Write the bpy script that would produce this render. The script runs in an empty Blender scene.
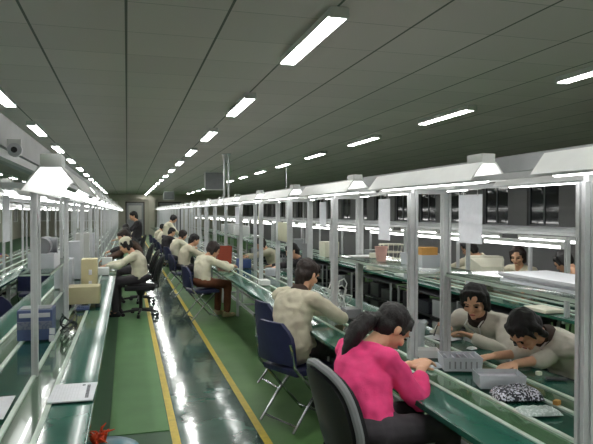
import bpy, bmesh, math, random
from mathutils import Vector as V, Matrix, Quaternion, noise
random.seed(7)
scene = bpy.context.scene
COL = scene.collection
PI = math.pi

# ------------------------------------------------------------------ materials
def lin(c):
    return tuple(((x/255)/12.92 if x/255 <= .04045 else ((x/255+.055)/1.055)**2.4) for x in c)
def mat(name, rgb, rough=.6, metal=0.0, var=.12, scale=8.0, bump=0.0, bscale=60.0, trans=0.0, alpha=1.0, spec=.5, coat=0.0):
    m = bpy.data.materials.new(name); m.use_nodes = True
    nt = m.node_tree; b = nt.nodes['Principled BSDF']
    c = lin(rgb)
    b.inputs['Roughness'].default_value = rough
    b.inputs['Metallic'].default_value = metal
    b.inputs['Specular IOR Level'].default_value = spec
    b.inputs['Transmission Weight'].default_value = trans
    b.inputs['Alpha'].default_value = alpha
    b.inputs['Coat Weight'].default_value = coat
    tc = nt.nodes.new('ShaderNodeTexCoord')
    n = nt.nodes.new('ShaderNodeTexNoise'); n.inputs['Scale'].default_value = scale; n.inputs['Detail'].default_value = 3
    nt.links.new(tc.outputs['Object'], n.inputs['Vector'])
    r = nt.nodes.new('ShaderNodeValToRGB')
    r.color_ramp.elements[0].position = .3; r.color_ramp.elements[1].position = .7
    r.color_ramp.elements[0].color = tuple(x*(1-var) for x in c)+(1,)
    r.color_ramp.elements[1].color = tuple(min(1, x*(1+var)) for x in c)+(1,)
    nt.links.new(n.outputs['Fac'], r.inputs['Fac']); nt.links.new(r.outputs['Color'], b.inputs['Base Color'])
    if bump:
        n2 = nt.nodes.new('ShaderNodeTexNoise'); n2.inputs['Scale'].default_value = bscale
        nt.links.new(tc.outputs['Object'], n2.inputs['Vector'])
        bp = nt.nodes.new('ShaderNodeBump'); bp.inputs['Strength'].default_value = bump; bp.inputs['Distance'].default_value = .01
        nt.links.new(n2.outputs['Fac'], bp.inputs['Height']); nt.links.new(bp.outputs['Normal'], b.inputs['Normal'])
    return m
def emit(name, rgb, s):
    m = bpy.data.materials.new(name); m.use_nodes = True
    nt = m.node_tree; nt.nodes.remove(nt.nodes['Principled BSDF'])
    e = nt.nodes.new('ShaderNodeEmission'); e.inputs['Color'].default_value = lin(rgb)+(1,); e.inputs['Strength'].default_value = s
    nt.links.new(e.outputs[0], nt.nodes['Material Output'].inputs['Surface'])
    return m

M = {}
M['alu']     = mat('aluminium', (205,206,208), .4, .15, .05, 20)
M['steel']   = mat('chrome steel', (200,202,205), .18, .9, .05)
M['white']   = mat('white enamel', (226,227,226), .4, 0, .04)
M['offwhite']= mat('off white plastic', (228,224,206), .45, 0, .05)
M['beige']   = mat('beige instrument case', (196,186,148), .5, 0, .06)
M['paper']   = mat('paper', (225,226,232), .8, 0, .04, 30)
M['ink']     = mat('printed ink', (70,70,80), .8, 0, .05)
M['cream']   = mat('cream board', (192,190,165), .7, 0, .06)
M['tablegl'] = mat('green glossy table mat', (66,100,70), .14, 0, .14, 5, .02, 6, coat=.6)
M['tablet']  = mat('teal glossy table mat', (40,92,78), .16, 0, .14, 5, .02, 6, coat=.2)
M['belt']    = mat('dark green belt', (30,78,64), .12, 0, .18, 7, .03, 12, coat=.3)
M['railw']   = mat('pale rail', (196,210,198), .3, .2, .06)
M['tray']    = mat('grey cable tray', (168,170,172), .5, .2, .06)
M['dark']    = mat('dark plastic', (34,34,38), .45, 0, .2)
M['black']   = mat('black fabric', (26,25,30), .8, 0, .25, 20, .1, 200)
M['navy']    = mat('navy vinyl', (38,42,78), .5, 0, .2, 12)
M['blue']    = mat('blue plastic', (62,84,140), .5, 0, .12)
M['testblue']= mat('slate blue case', (74,88,128), .45, 0, .1)
M['greyp']   = mat('grey plastic', (140,142,146), .5, 0, .08)
M['lgrey']   = mat('light grey plastic', (202,203,210), .4, 0, .06)
M['red']     = mat('brick red plastic', (150,62,40), .55, 0, .12)
M['orange']  = mat('orange net', (226,74,30), .5, 0, .15)
M['tan']     = mat('tan cardboard', (190,142,74), .8, 0, .14, 12)
M['pinkcup'] = mat('pink cup', (226,176,166), .5, 0, .06)
M['teal']    = mat('teal vinyl', (60,110,125), .3, 0, .2, 10)
M['skin']    = mat('skin', (222,172,140), .55, 0, .06, 10)
M['skin2']   = mat('tan skin', (188,134,102), .55, 0, .06, 10)
M['lip']     = mat('lips', (168,88,80), .5, 0, .05)
M['hair']    = mat('black hair', (18,14,15), .6, 0, .4, 40, .3, 120)
M['hairb']   = mat('brown black hair', (36,22,18), .6, 0, .4, 40, .3, 120)
M['eye']     = mat('dark eye', (24,18,16), .25, 0, .05)
M['pinkj']   = mat('hot pink knit', (246,70,136), .8, 0, .1, 14, .15, 160)
M['beigej']  = mat('beige work jacket', (206,198,176), .85, 0, .08, 9, .15, 90)
M['greyj']   = mat('warm grey jacket', (212,206,194), .85, 0, .08, 9, .15, 90)
M['brownj']  = mat('brown jacket', (78,56,44), .85, 0, .15, 9, .1, 90)
M['creamj']  = mat('cream jacket', (220,214,192), .85, 0, .08, 9, .1, 90)
M['darkj']   = mat('dark jacket', (48,44,48), .85, 0, .15, 9, .1, 90)
M['purplej'] = mat('purple jacket', (96,84,140), .85, 0, .15, 9, .1, 90)
M['collar']  = mat('dark brown collar', (58,42,36), .85, 0, .1)
M['trouser'] = mat('charcoal trousers', (66,62,68), .85, 0, .12, 12, .1, 90)
M['brownt']  = mat('brown trousers', (112,66,44), .85, 0, .12, 12)
M['shoe']    = mat('shoe', (170,160,120), .6, 0, .12)
M['lanyard'] = mat('white lanyard', (226,224,222), .7, 0, .05)
M['clear']   = mat('clear plastic film', (232,234,240), .12, 0, .05, 20, .25, 40, trans=.0, alpha=.75)
M['cleartray']=mat('clear tray plastic', (214,218,224), .15, 0, .05, 20, 0, 40, alpha=.65)
M['glass']   = mat('green glass shelf', (112,140,126), .06, 0, .04, 5, alpha=.55, coat=.5)
M['winpane'] = mat('dark window pane', (30,32,38), .06, 0, .2, 2, coat=.4)
M['curtain'] = mat('pale blind', (186,186,184), .8, 0, .06, 4)
M['wallr']   = mat('grey painted wall', (128,126,130), .75, 0, .05, 2)
M['walle']   = mat('beige painted wall', (178,175,162), .8, 0, .06, 2)
M['door']    = mat('dark door panel', (70,66,62), .5, 0, .1)
M['yellow']  = mat('yellow floor paint', (206,182,52), .4, 0, .14, 18)
M['tube']    = emit('fluorescent tube', (255,255,250), 34.0)
M['tubeline']= emit('line lamp tube', (255,255,252), 8.0)
M['pcb']     = mat('dark parts', (50,50,60), .35, .2, .5, 60)

def speckle(name, a, b, scale, rough=.4):
    m = bpy.data.materials.new(name); m.use_nodes = True
    nt = m.node_tree; bs = nt.nodes['Principled BSDF']; bs.inputs['Roughness'].default_value = rough
    tc = nt.nodes.new('ShaderNodeTexCoord'); v = nt.nodes.new('ShaderNodeTexVoronoi'); v.inputs['Scale'].default_value = scale
    nt.links.new(tc.outputs['Object'], v.inputs['Vector'])
    r = nt.nodes.new('ShaderNodeValToRGB'); r.color_ramp.interpolation = 'CONSTANT'
    r.color_ramp.elements[0].color = lin(a)+(1,); r.color_ramp.elements[1].color = lin(b)+(1,); r.color_ramp.elements[1].position = .62
    sp = nt.nodes.new('ShaderNodeSeparateColor'); nt.links.new(v.outputs['Color'], sp.inputs[0])
    nt.links.new(sp.outputs[0], r.inputs['Fac']); nt.links.new(r.outputs['Color'], bs.inputs['Base Color'])
    return m
M['parts'] = speckle('black and silver parts', (34,34,48), (214,214,228), 150)
M['floral'] = speckle('speckled clear packet', (168,182,178), (206,214,212), 120)
M['lattice'] = speckle('grey vent panel', (118,122,138), (96,104,128), 90)

def floor_material():
    m = bpy.data.materials.new('painted factory floor'); m.use_nodes = True
    nt = m.node_tree; b = nt.nodes['Principled BSDF']; L = nt.links.new
    tc = nt.nodes.new('ShaderNodeTexCoord'); sx = nt.nodes.new('ShaderNodeSeparateXYZ'); L(tc.outputs['Object'], sx.inputs[0])
    def mth(op, a, bb=None):
        n = nt.nodes.new('ShaderNodeMath'); n.operation = op
        for i, q in enumerate((a, bb)):
            if q is None: continue
            if isinstance(q, (int, float)): n.inputs[i].default_value = q
            else: L(q, n.inputs[i])
        return n.outputs[0]
    aisle = mth('MULTIPLY', mth('GREATER_THAN', sx.outputs['X'], .34), mth('LESS_THAN', sx.outputs['X'], .94))
    n1 = nt.nodes.new('ShaderNodeTexNoise'); n1.inputs['Scale'].default_value = 1.6; n1.inputs['Detail'].default_value = 6; L(tc.outputs['Object'], n1.inputs['Vector'])
    ra = nt.nodes.new('ShaderNodeValToRGB'); ra.color_ramp.elements[0].color = lin((80,120,66))+(1,); ra.color_ramp.elements[1].color = lin((98,138,82))+(1,)
    ra.color_ramp.elements[0].position = .35; ra.color_ramp.elements[1].position = .65
    rb = nt.nodes.new('ShaderNodeValToRGB'); rb.color_ramp.elements[0].color = lin((50,78,68))+(1,); rb.color_ramp.elements[1].color = lin((84,112,102))+(1,)
    rb.color_ramp.elements[0].position = .35; rb.color_ramp.elements[1].position = .65
    L(n1.outputs['Fac'], ra.inputs['Fac']); L(n1.outputs['Fac'], rb.inputs['Fac'])
    mx = nt.nodes.new('ShaderNodeMix'); mx.data_type = 'RGBA'; L(aisle, mx.inputs['Factor']); L(ra.outputs['Color'], mx.inputs['A']); L(rb.outputs['Color'], mx.inputs['B'])
    m0 = nt.nodes.new('ShaderNodeMix'); m0.data_type = 'RGBA'; L(mth('LESS_THAN', sx.outputs['X'], .33), m0.inputs['Factor'])  # floor left of the aisle: shade painted in as a darker green
    L(mx.outputs['Result'], m0.inputs['A']); m0.inputs['B'].default_value = lin((56, 92, 62))+(1,)
    L(m0.outputs['Result'], b.inputs['Base Color'])
    n2 = nt.nodes.new('ShaderNodeTexNoise'); n2.inputs['Scale'].default_value = 7; n2.inputs['Detail'].default_value = 4; L(tc.outputs['Object'], n2.inputs['Vector'])
    ro = mth('ADD', mth('MULTIPLY', n2.outputs['Fac'], .14), .02)
    rr = nt.nodes.new('ShaderNodeMix'); rr.data_type = 'FLOAT'; L(aisle, rr.inputs['Factor']); rr.inputs['A'].default_value = .5; L(ro, rr.inputs['B'])
    L(rr.outputs['Result'], b.inputs['Roughness'])
    bp = nt.nodes.new('ShaderNodeBump'); bp.inputs['Distance'].default_value = .0022; L(mth('MULTIPLY', aisle, .7), bp.inputs['Strength'])
    n3 = nt.nodes.new('ShaderNodeTexNoise'); n3.inputs['Scale'].default_value = 6.5; n3.inputs['Detail'].default_value = 2; L(tc.outputs['Object'], n3.inputs['Vector'])
    L(n3.outputs['Fac'], bp.inputs['Height']); L(bp.outputs['Normal'], b.inputs['Normal'])
    L(mth('MULTIPLY', aisle, .15), b.inputs['Coat Weight'])
    b.inputs['Coat Roughness'].default_value = .15
    return m
def ceiling_material():
    m = bpy.data.materials.new('ceiling tiles'); m.use_nodes = True
    nt = m.node_tree; b = nt.nodes['Principled BSDF']; L = nt.links.new
    tc = nt.nodes.new('ShaderNodeTexCoord'); sx = nt.nodes.new('ShaderNodeSeparateXYZ'); L(tc.outputs['Object'], sx.inputs[0])
    def mth(op, a, bb=None):
        n = nt.nodes.new('ShaderNodeMath'); n.operation = op
        for i, q in enumerate((a, bb)):
            if q is None: continue
            if isinstance(q, (int, float)): n.inputs[i].default_value = q
            else: L(q, n.inputs[i])
        return n.outputs[0]
    def tri(s):    # distance to nearest joint
        return mth('ABSOLUTE', mth('SUBTRACT', mth('FRACT', mth('ADD', mth('DIVIDE', s, .6), .5)), .5))
    lx = mth('LESS_THAN', tri(sx.outputs['X']), .014)
    ly = mth('LESS_THAN', tri(sx.outputs['Y']), .007)
    # per tile tone
    cb = nt.nodes.new('ShaderNodeCombineXYZ'); L(mth('FLOOR', mth('DIVIDE', sx.outputs['X'], .6)), cb.inputs[0]); L(mth('FLOOR', mth('DIVIDE', sx.outputs['Y'], .6)), cb.inputs[1])
    wn = nt.nodes.new('ShaderNodeTexWhiteNoise'); L(cb.outputs[0], wn.inputs['Vector'])
    r = nt.nodes.new('ShaderNodeValToRGB'); r.color_ramp.elements[0].color = lin((214,204,202))+(1,); r.color_ramp.elements[1].color = lin((223,213,211))+(1,)
    L(wn.outputs['Value'], r.inputs['Fac'])
    m1 = nt.nodes.new('ShaderNodeMix'); m1.data_type = 'RGBA'; L(mth('MULTIPLY', ly, .55), m1.inputs['Factor']); L(r.outputs['Color'], m1.inputs['A']); m1.inputs['B'].default_value = lin((120,121,115))+(1,)
    m2 = nt.nodes.new('ShaderNodeMix'); m2.data_type = 'RGBA'; L(mth('MULTIPLY', lx, .95), m2.inputs['Factor']); L(m1.outputs['Result'], m2.inputs['A']); m2.inputs['B'].default_value = lin((84,90,82))+(1,)
    L(m2.outputs['Result'], b.inputs['Base Color']); b.inputs['Roughness'].default_value = .6
    return m

# ------------------------------------------------------------------ mesh building
def frame(d):
    d = d.normalized(); a = V((0,0,1)) if abs(d.z) < .9 else V((1,0,0))
    x = d.cross(a).normalized(); return x, x.cross(d).normalized(), d
class MB:
    def __init__(s): s.v = []; s.f = []; s.m = []; s.mi = 0
    def add(s, vs, fs):
        b = len(s.v); s.v += [V(p) for p in vs]; s.f += [tuple(b+i for i in f) for f in fs]; s.m += [s.mi]*len(fs); return s
    def box(s, c, d, rz=0.0, bev=0.0, rot=None):
        R = rot if rot is not None else Matrix.Rotation(rz, 3, 'Z')
        c = V(c); d = V(d)
        bm = bmesh.new(); bmesh.ops.create_cube(bm, size=1)
        for v in bm.verts: v.co = V((v.co.x*d.x, v.co.y*d.y, v.co.z*d.z))
        if bev: bmesh.ops.bevel(bm, geom=bm.edges[:], offset=bev, segments=2, affect='EDGES', profile=.7)
        bm.verts.index_update()
        s.add([R @ v.co + c for v in bm.verts], [[v.index for v in f.verts] for f in bm.faces]); bm.free(); return s
    def bx(s, x0, x1, y0, y1, z0, z1, bev=0.0):
        return s.box(((x0+x1)/2, (y0+y1)/2, (z0+z1)/2), (abs(x1-x0), abs(y1-y0), abs(z1-z0)), bev=bev)
    def cyl(s, a, b, r0, r1=None, n=12):
        a = V(a); b = V(b); r1 = r0 if r1 is None else r1
        x, y, d = frame(b-a); vs = []
        for p, r in ((a, r0), (b, r1)):
            for i in range(n): t = 2*PI*i/n; vs.append(p + x*(r*math.cos(t)) + y*(r*math.sin(t)))
        fs = [(i, (i+1) % n, n+(i+1) % n, n+i) for i in range(n)] + [tuple(range(n-1, -1, -1)), tuple(range(n, 2*n))]
        return s.add(vs, fs)
    def tube(s, pts, r, n=8):
        pts = [V(p) for p in pts]; vs = []; up = None
        for i, p in enumerate(pts):
            d = (pts[min(i+1, len(pts)-1)] - pts[max(i-1, 0)]).normalized()
            if up is None: x, y, _ = frame(d)
            else:
                x = (up - d*up.dot(d)).normalized(); y = d.cross(x).normalized()
            up = x
            rr = r[i] if isinstance(r, (list, tuple)) else r
            for k in range(n): t = 2*PI*k/n; vs.append(p + x*(rr*math.cos(t)) + y*(rr*math.sin(t)))
        fs = []
        for i in range(len(pts)-1):
            for k in range(n): fs.append((i*n+k, i*n+(k+1) % n, (i+1)*n+(k+1) % n, (i+1)*n+k))
        fs += [tuple(range(n-1, -1, -1)), tuple((len(pts)-1)*n+k for k in range(n))]
        return s.add(vs, fs)
    def ell(s, c, r, R=None, nu=16, nv=10):
        c = V(c); R = R or Matrix.Identity(3); vs = [c + R @ V((0, 0, r[2]))]
        for j in range(1, nv):
            p = PI*j/nv
            for i in range(nu):
                t = 2*PI*i/nu; vs.append(c + R @ V((r[0]*math.sin(p)*math.cos(t), r[1]*math.sin(p)*math.sin(t), r[2]*math.cos(p))))
        vs.append(c + R @ V((0, 0, -r[2])))
        fs = [(0, 1+i, 1+(i+1) % nu) for i in range(nu)]
        for j in range(nv-2):
            for i in range(nu): a = 1+j*nu; fs.append((a+i, a+nu+i, a+nu+(i+1) % nu, a+(i+1) % nu))
        a = 1+(nv-2)*nu; fs += [(a+i, len(vs)-1, a+(i+1) % nu) for i in range(nu)]
        return s.add(vs, fs)
    def cap(s, a, b, r0, r1=None, n=12):
        r1 = r0 if r1 is None else r1
        a = V(a); b = V(b); x, y, d = frame(b-a); pts = []; 
        for t in (-1, -.9, -.6, -.3, 0): pts.append((a + d*(r0*t), r0*math.sqrt(max(.0004, 1-t*t))))
        for t in (0, .3, .6, .9, 1): pts.append((b + d*(r1*t), r1*math.sqrt(max(.0004, 1-t*t))))
        return s.rings([(p, x*r, y*r) for p, r in pts], n)
    def rings(s, rr, n=16):
        vs = []
        for c, x, y in rr:
            for k in range(n): t = 2*PI*k/n; vs.append(V(c) + x*math.cos(t) + y*math.sin(t))
        fs = []
        for i in range(len(rr)-1):
            for k in range(n): fs.append((i*n+k, i*n+(k+1) % n, (i+1)*n+(k+1) % n, (i+1)*n+k))
        fs += [tuple(range(n-1, -1, -1)), tuple((len(rr)-1)*n+k for k in range(n))]
        return s.add(vs, fs)
    def lathe(s, c, prof, n=24):
        return s.rings([(V(c)+V((0, 0, z)), V((max(r, .0005), 0, 0)), V((0, max(r, .0005), 0))) for r, z in prof], n)
    def prism(s, prof, p0, p1, side, up, closed=True):
        """profile [(side, up)...] swept from p0 to p1"""
        side = V(side); up = V(up); n = len(prof); vs = []
        for p in (V(p0), V(p1)):
            for a, b in prof: vs.append(p + side*a + up*b)
        fs = [(i, (i+1) % n, n+(i+1) % n, n+i) for i in range(n)] + [tuple(range(n-1, -1, -1)), tuple(range(n, 2*n))]
        return s.add(vs, fs)
    def build(s, name, mats, parent=None, origin=None, ang=.6, root=False):
        me = bpy.data.meshes.new(name)
        off = V(origin) if origin is not None else (parent_origin(parent) if parent else V((0, 0, 0)))
        if parent is None and origin is None:
            lo = [min(v[i] for v in s.v) for i in range(3)]; hi = [max(v[i] for v in s.v) for i in range(3)]
            off = V(((lo[0]+hi[0])/2, (lo[1]+hi[1])/2, lo[2]))
        me.from_pydata([v-off for v in s.v], [], s.f); me.update()
        bm = bmesh.new(); bm.from_mesh(me); bmesh.ops.recalc_face_normals(bm, faces=bm.faces[:]); bm.to_mesh(me); bm.free()
        if not isinstance(mats, (list, tuple)): mats = [mats]
        for m in mats: me.materials.append(m)
        for p, i in zip(me.polygons, s.m): p.material_index = i; p.use_smooth = True
        me.set_sharp_from_angle(angle=ang)
        o = bpy.data.objects.new(name, me); COL.objects.link(o)
        if parent: o.parent = parent
        else: o.location = off
        return o
def parent_origin(p):
    o = V((0, 0, 0))
    while p is not None: o = o + p.location; p = p.parent
    return o
def tag(o, label=None, cat=None, group=None, kind=None):
    if label: o['label'] = label
    if cat: o['category'] = cat
    if group: o['group'] = group
    if kind: o['kind'] = kind
    return o
def thing(name, label, cat, loc, group=None):
    o = bpy.data.objects.new(name, None); o.empty_display_size = .1; COL.objects.link(o); o.location = loc
    return tag(o, label, cat, group)
def struct(name, mb, m, parent=None):
    o = mb.build(name, m, parent)
    if parent is None: o['kind'] = 'structure'
    return o
def copy_tree(o, parent=None):
    c = o.copy(); COL.objects.link(c)
    if parent is not None: c.parent = parent
    for ch in list(o.children): copy_tree(ch, c)
    return c
def place(first, used, loc, rz=0.0, label=None, group=None):
    o = first if not used else copy_tree(first)
    o.location = loc; o.rotation_euler = (0, 0, rz)
    if label: o['label'] = label
    if group: o['group'] = group
    return o
NUM = ['nearest','second','third','fourth','fifth','sixth','seventh','eighth','ninth','tenth','eleventh','twelfth','thirteenth','fourteenth','fifteenth','sixteenth','seventeenth','eighteenth','nineteenth','twentieth','twenty-first','twenty-second','twenty-third','twenty-fourth']
def nth(i): return NUM[i] if i < len(NUM) else str(i+1)+'th'

# ------------------------------------------------------------------ camera
cam = bpy.data.cameras.new('camera'); cam.sensor_width = 36; cam.lens = 600/593*36; cam.clip_start = .05
co = bpy.data.objects.new('camera', cam); COL.objects.link(co)
YAW = math.atan(169.5/600)
co.location = (0, 0, 1.6); co.rotation_euler = (math.radians(90-.95), 0, -YAW); scene.camera = co

# ------------------------------------------------------------------ room
CH = 2.81; XL = -6.4; XR = 8.0; Y0 = -9.0; YE = 42.0
f = MB().bx(XL-.2, XR+.2, Y0-.2, YE+.2, -.1, 0).build('floor', floor_material(), origin=(0, 0, 0)); f['kind'] = 'structure'
c = MB().bx(XL-.2, XR+.2, Y0-.2, YE+.2, CH, CH+.1).build('ceiling', ceiling_material(), origin=(0, 0, 0)); c['kind'] = 'structure'
struct('wall_back', MB().bx(XL, XR, YE, YE+.2, 0, CH), M['walle'])
struct('wall_front', MB().bx(XL, XR, Y0-.2, Y0, 0, CH), M['walle'])
# right wall with windows
win = [9.75-1.6*k for k in range(7, 0, -1)] + [9.75+1.6*k for k in range(0, 20)]
win = [y for y in win if y > Y0+.2 and y+.95 < YE-.3]
w = MB(); w.bx(XR, XR+.2, Y0, YE, 0, 1.32); w.bx(XR, XR+.2, Y0, YE, 2.25, CH)
ys = [Y0] + [q for y in win for q in (y, y+.95)] + [YE]
for a, b in zip(ys[::2], ys[1::2]): w.bx(XR, XR+.2, a, b, 1.32, 2.25)
struct('wall_right', w, M['wallr'])
struct('trim_1', MB().bx(XR-.05, XR, Y0, YE, 1.27, 1.315), M['lgrey'])
for i, y in enumerate(win):
    fr = MB()
    for a, b in ((y, y+.03), (y+.465, y+.485), (y+.92, y+.95)): fr.bx(XR+.04, XR+.1, a, b, 1.32, 2.25)
    for z in (1.32, 2.22): fr.bx(XR+.04, XR+.1, y, y+.95, z, z+.03)
    o = struct('window_%d' % (i+1), fr, M['greyp'])
    MB().bx(XR+.06, XR+.07, y+.02, y+.93, 1.34, 2.23).build('pane', M['winpane'], o)
# left wall with bright blinds
w = MB(); w.bx(XL-.2, XL, Y0, YE, 0, 1.0); w.bx(XL-.2, XL, Y0, YE, 2.3, CH)
wl = [y for y in [2+2.6*k for k in range(15)]]
ys = [Y0] + [q for y in wl for q in (y, y+1.7)] + [YE]
for a, b in zip(ys[::2], ys[1::2]): w.bx(XL-.2, XL, a, b, 1.0, 2.3)
struct('wall_left', w, M['walle'])
for i, y in enumerate(wl):
    fr = MB()
    for a, b in ((y, y+.05), (y+.825, y+.875), (y+1.65, y+1.7)): fr.bx(XL-.1, XL-.04, a, b, 1.0, 2.3)
    for z in (1.0, 2.25): fr.bx(XL-.1, XL-.04, y, y+1.7, z, z+.05)
    o = struct('window_%d' % (i+40), fr, M['white'])
    bl = MB()
    n = 17
    for k in range(n):
        a = y+.03+k*1.64/n; bl.box((XL-.115, a+.045, 1.65), (.008, .088, 1.24), rz=.35)
    bl.build('blind', M['curtain'], o)
# end wall doorways, pillar and rail
for i, (xa, xb) in enumerate(((-.1, 1.15), (2.05, 3.6))):
    d = MB()
    d.bx(xa, xa+.08, YE-.06, YE, 0, 2.3).bx(xb-.08, xb, YE-.06, YE, 0, 2.3).bx(xa, xb, YE-.06, YE, 2.22, 2.3)
    o = struct('door_%d' % (i+1), d, M['door'])
    MB().bx(xa+.08, xb-.08, YE-.03, YE-.005, 0, 2.22).build('door_leaf', M['greyp'], o)
    MB().bx(xa+.2, xb-.2, YE-.045, YE-.031, 1.1, 2.05).build('pane', M['curtain'], o)
for i, xa in enumerate((-5.9, -4.5, -3.1, -1.7)):
    fr = MB().bx(xa, xa+.05, YE-.05, YE, 1.0, 2.3).bx(xa+1.05, xa+1.1, YE-.05, YE, 1.0, 2.3).bx(xa, xa+1.1, YE-.05, YE, 1.0, 1.05).bx(xa, xa+1.1, YE-.05, YE, 2.25, 2.3)
    o = struct('window_%d' % (i+60), fr, M['white'])
    bl = MB()
    for k in range(11): bl.box((xa+.09+.092*k, YE-.03, 1.65), (.088, .006, 1.2), rz=.25)
    bl.build('blind', M['curtain'], o)
struct('trim_2', MB().bx(1.4, 1.85, YE-.3, YE, 0, CH), M['walle'])
struct('trim_3', MB().bx(XL, XR, YE-.25, YE, 2.45, CH), M['walle'])

# yellow floor lines
for i, x in enumerate((.325, .935)):
    struct('trim_%d' % (i+4), MB().bx(x-.028, x+.028, Y0, YE-.5, 0, .003), M['yellow'])
# green mat at the left
matm = mat('green rubber mat', (96,140,90), .6, 0, .08, 3, .05, 80)
tag(MB().bx(-.13, .29, 4.45, 40, 0.0005, .006).build('floor_mat', matm), 'long green rubber mat between left line and yellow stripe', 'mat')

# ------------------------------------------------------------------ ceiling lights
def ceiling_light():
    r = thing('ceiling_light', '-', 'ceiling light', (0, 0, CH))
    h = MB().prism([(-.05, 0), (.05, 0), (.064, -.056), (.058, -.056), (.045, -.012), (.006, -.014), (0, -.05), (-.006, -.014), (-.045, -.012), (-.058, -.056), (-.064, -.056)], (0, -.6, CH), (0, .6, CH), (1, 0, 0), (0, 0, 1))
    h.build('housing', M['white'], r)
    for sx in (-1, 1):
        MB().cyl((sx*.030, -.575, CH-.046), (sx*.030, .575, CH-.046), .016, n=10).build('tube', M['tube'], r)
    for sy in (-1, 1):
        MB().box((0, sy*.59, CH-.034), (.12, .022, .06), bev=.006).build('end_bracket', M['white'], r)
    return r
cl = ceiling_light(); used = False
rows = [('above the aisle', 1.21, 3.95, 15), ('on the right over the second line', 3.75, 3.95, 14), ('over the left benches', -1.22, 3.95, 14), ('far left near the blinds', -3.75, 3.95, 14)]
for where, x, y, n in rows:
    for k in range(n):
        place(cl, used, (x, y+2.64*k, CH), 0, '%s twin tube ceiling light in the row %s' % (nth(k), where), 'ceiling lights in rows'); used = True
for x, lb in ((1.21, 'unseen added ceiling light above the aisle behind the photographer'), (3.75, 'unseen added ceiling light over the second line behind the photographer'), (-1.22, 'unseen added ceiling light over the left benches behind the photographer')):
    for k in range(4): place(cl, True, (x, 1.31-2.64*k, CH), 0, lb, lb.replace('light', 'lights', 1))  # unseen lights added behind the camera for more light on near objects

# ------------------------------------------------------------------ assembly lines
TZ = .70
def assembly_line(label, cx, y0, y1, he, hr, hb, posts, pz, legs, beam=None, ends=True):
    r = thing('assembly_line', label, 'assembly line', (cx, (y0+y1)/2, 0))
    for s in (-1, 1):
        MB().bx(cx+s*hr, cx+s*he, y0, y1, TZ-.022, TZ, .004).build('tabletop', M['tablet'], r)
        MB().bx(cx+s*(hb+.012), cx+s*(hr-.012), y0, y1, TZ-.03, TZ-.002).build('side_strip', M['tablegl'], r)
        MB().bx(cx+s*(hr-.012), cx+s*(hr+.012), y0, y1, TZ-.05, TZ+.006, .003).build('rail', M['railw'], r)
        MB().bx(cx+s*(hb-.012), cx+s*(hb+.012), y0, y1, TZ-.05, TZ+.007, .003).build('rail', M['railw'], r)
        MB().bx(cx+s*(he-.004), cx+s*(he+.006), y0, y1, TZ-.026, TZ+.001, .002).build('edge_strip', M['tablet'], r)
    MB().bx(cx-hb+.012, cx+hb-.012, y0, y1, TZ-.04, TZ-.004).build('conveyor_belt', M['belt'], r)
    for y in legs:
        for s in (-1, 1):
            MB().bx(cx+s*.17-.018, cx+s*.17+.018, y-.018, y+.018, .0, TZ-.05, .004).build('leg', M['alu'], r)
        MB().bx(cx-.152, cx+.152, y-.014, y+.014, .16, .19).build('foot_bar', M['alu'], r)
        MB().bx(cx-he+.03, cx+he-.03, y-.015, y+.015, TZ-.055, TZ-.025).build('table_bearer', M['alu'], r)
    MB().bx(cx-.152, cx-.122, y0+.1, y1-.1, .19, .22).build('lower_rail', M['alu'], r)
    MB().bx(cx+.122, cx+.152, y0+.1, y1-.1, .19, .22).build('lower_rail', M['alu'], r)
    pr, pw, offs = posts
    for y in pr:
        for s, dx in offs:
            p = MB(); q = pw/2; x = cx+dx
            g = q*.28
            prof = [(-q, -q), (-g, -q), (-g, -q*.6), (g, -q*.6), (g, -q), (q, -q), (q, -g), (q*.6, -g), (q*.6, g), (q, g), (q, q), (g, q), (g, q*.6), (-g, q*.6), (-g, q), (-q, q), (-q, g), (-q*.6, g), (-q*.6, -g), (-q, -g)]
            p.prism(prof, (x, y, TZ-.02), (x, y, pz), (1, 0, 0), (0, 1, 0)); p.build('post', M['alu'], r, ang=.3)
        MB().bx(cx+offs[0][1], cx+offs[-1][1], y-.015, y+.015, pz-.005, pz+.025).build('cross_bar', M['alu'], r)
    if beam:
        x0, x1, z0, z1 = beam
        b = MB().prism([(x0, z0), (x0, z1), (x0+.01, z1), (x0+.01, z0+.01), (x1-.01, z0+.01), (x1-.01, z1), (x1, z1), (x1, z0)], (0, y0, 0), (0, y1, 0), (1, 0, 0), (0, 0, 1))
        b.build('cable_tray', M['tray'], r)
        l = MB()
        for x in (cx-.24, cx+.24): l.bx(x-.012, x+.012, y0, y1, pz+.025, pz+.05)
        l.build('lamp_rail', M['alu'], r)
    return r
CA = 1.80; PA = [1.90+1.44*k for k in range(-2, 24)]
CL = -.60; PL = [3.55+1.79*k for k in range(-2, 19)]
assembly_line('long right-hand assembly line with green top and aluminium posts beside the aisle', CA, -1.2, 36.0, .47, .26, .115, (PA, .05, [(-1, -.118), (1, .108)]), 1.715, PA, (1.74, 1.88, 1.79, 1.865))
assembly_line('long left-hand assembly line with green top and slim aluminium posts', CL, 0.2, 36.0, .44, .245, .105, (PL, .034, [(-1, -.105), (1, .11)]), 1.735, PL, (-.50, -.36, 1.80, 1.895))
# line B, low uprights with its own lamps
CB = 4.02; PB = [1.2+1.55*k for k in range(0, 23)]
assembly_line('second assembly line on the right, behind the far-side workers', CB, .5, 37, .47, .26, .115, (PB, .035, [(-1, -.40), (1, .40)]), 1.36, PB, (CB-.16, CB+.16, 1.385, 1.44))
# line M at far left, no posts
PM = [5+1.8*k for k in range(0, 17)]
assembly_line('glossy green bench line at far left behind the left-hand line', -1.98, 4.2, 36, .50, .28, .12, (PM, .035, [(-1, -.1), (1, .1)]), 1.735, PM, (-2.04, -1.92, 1.80, 1.885))

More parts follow.
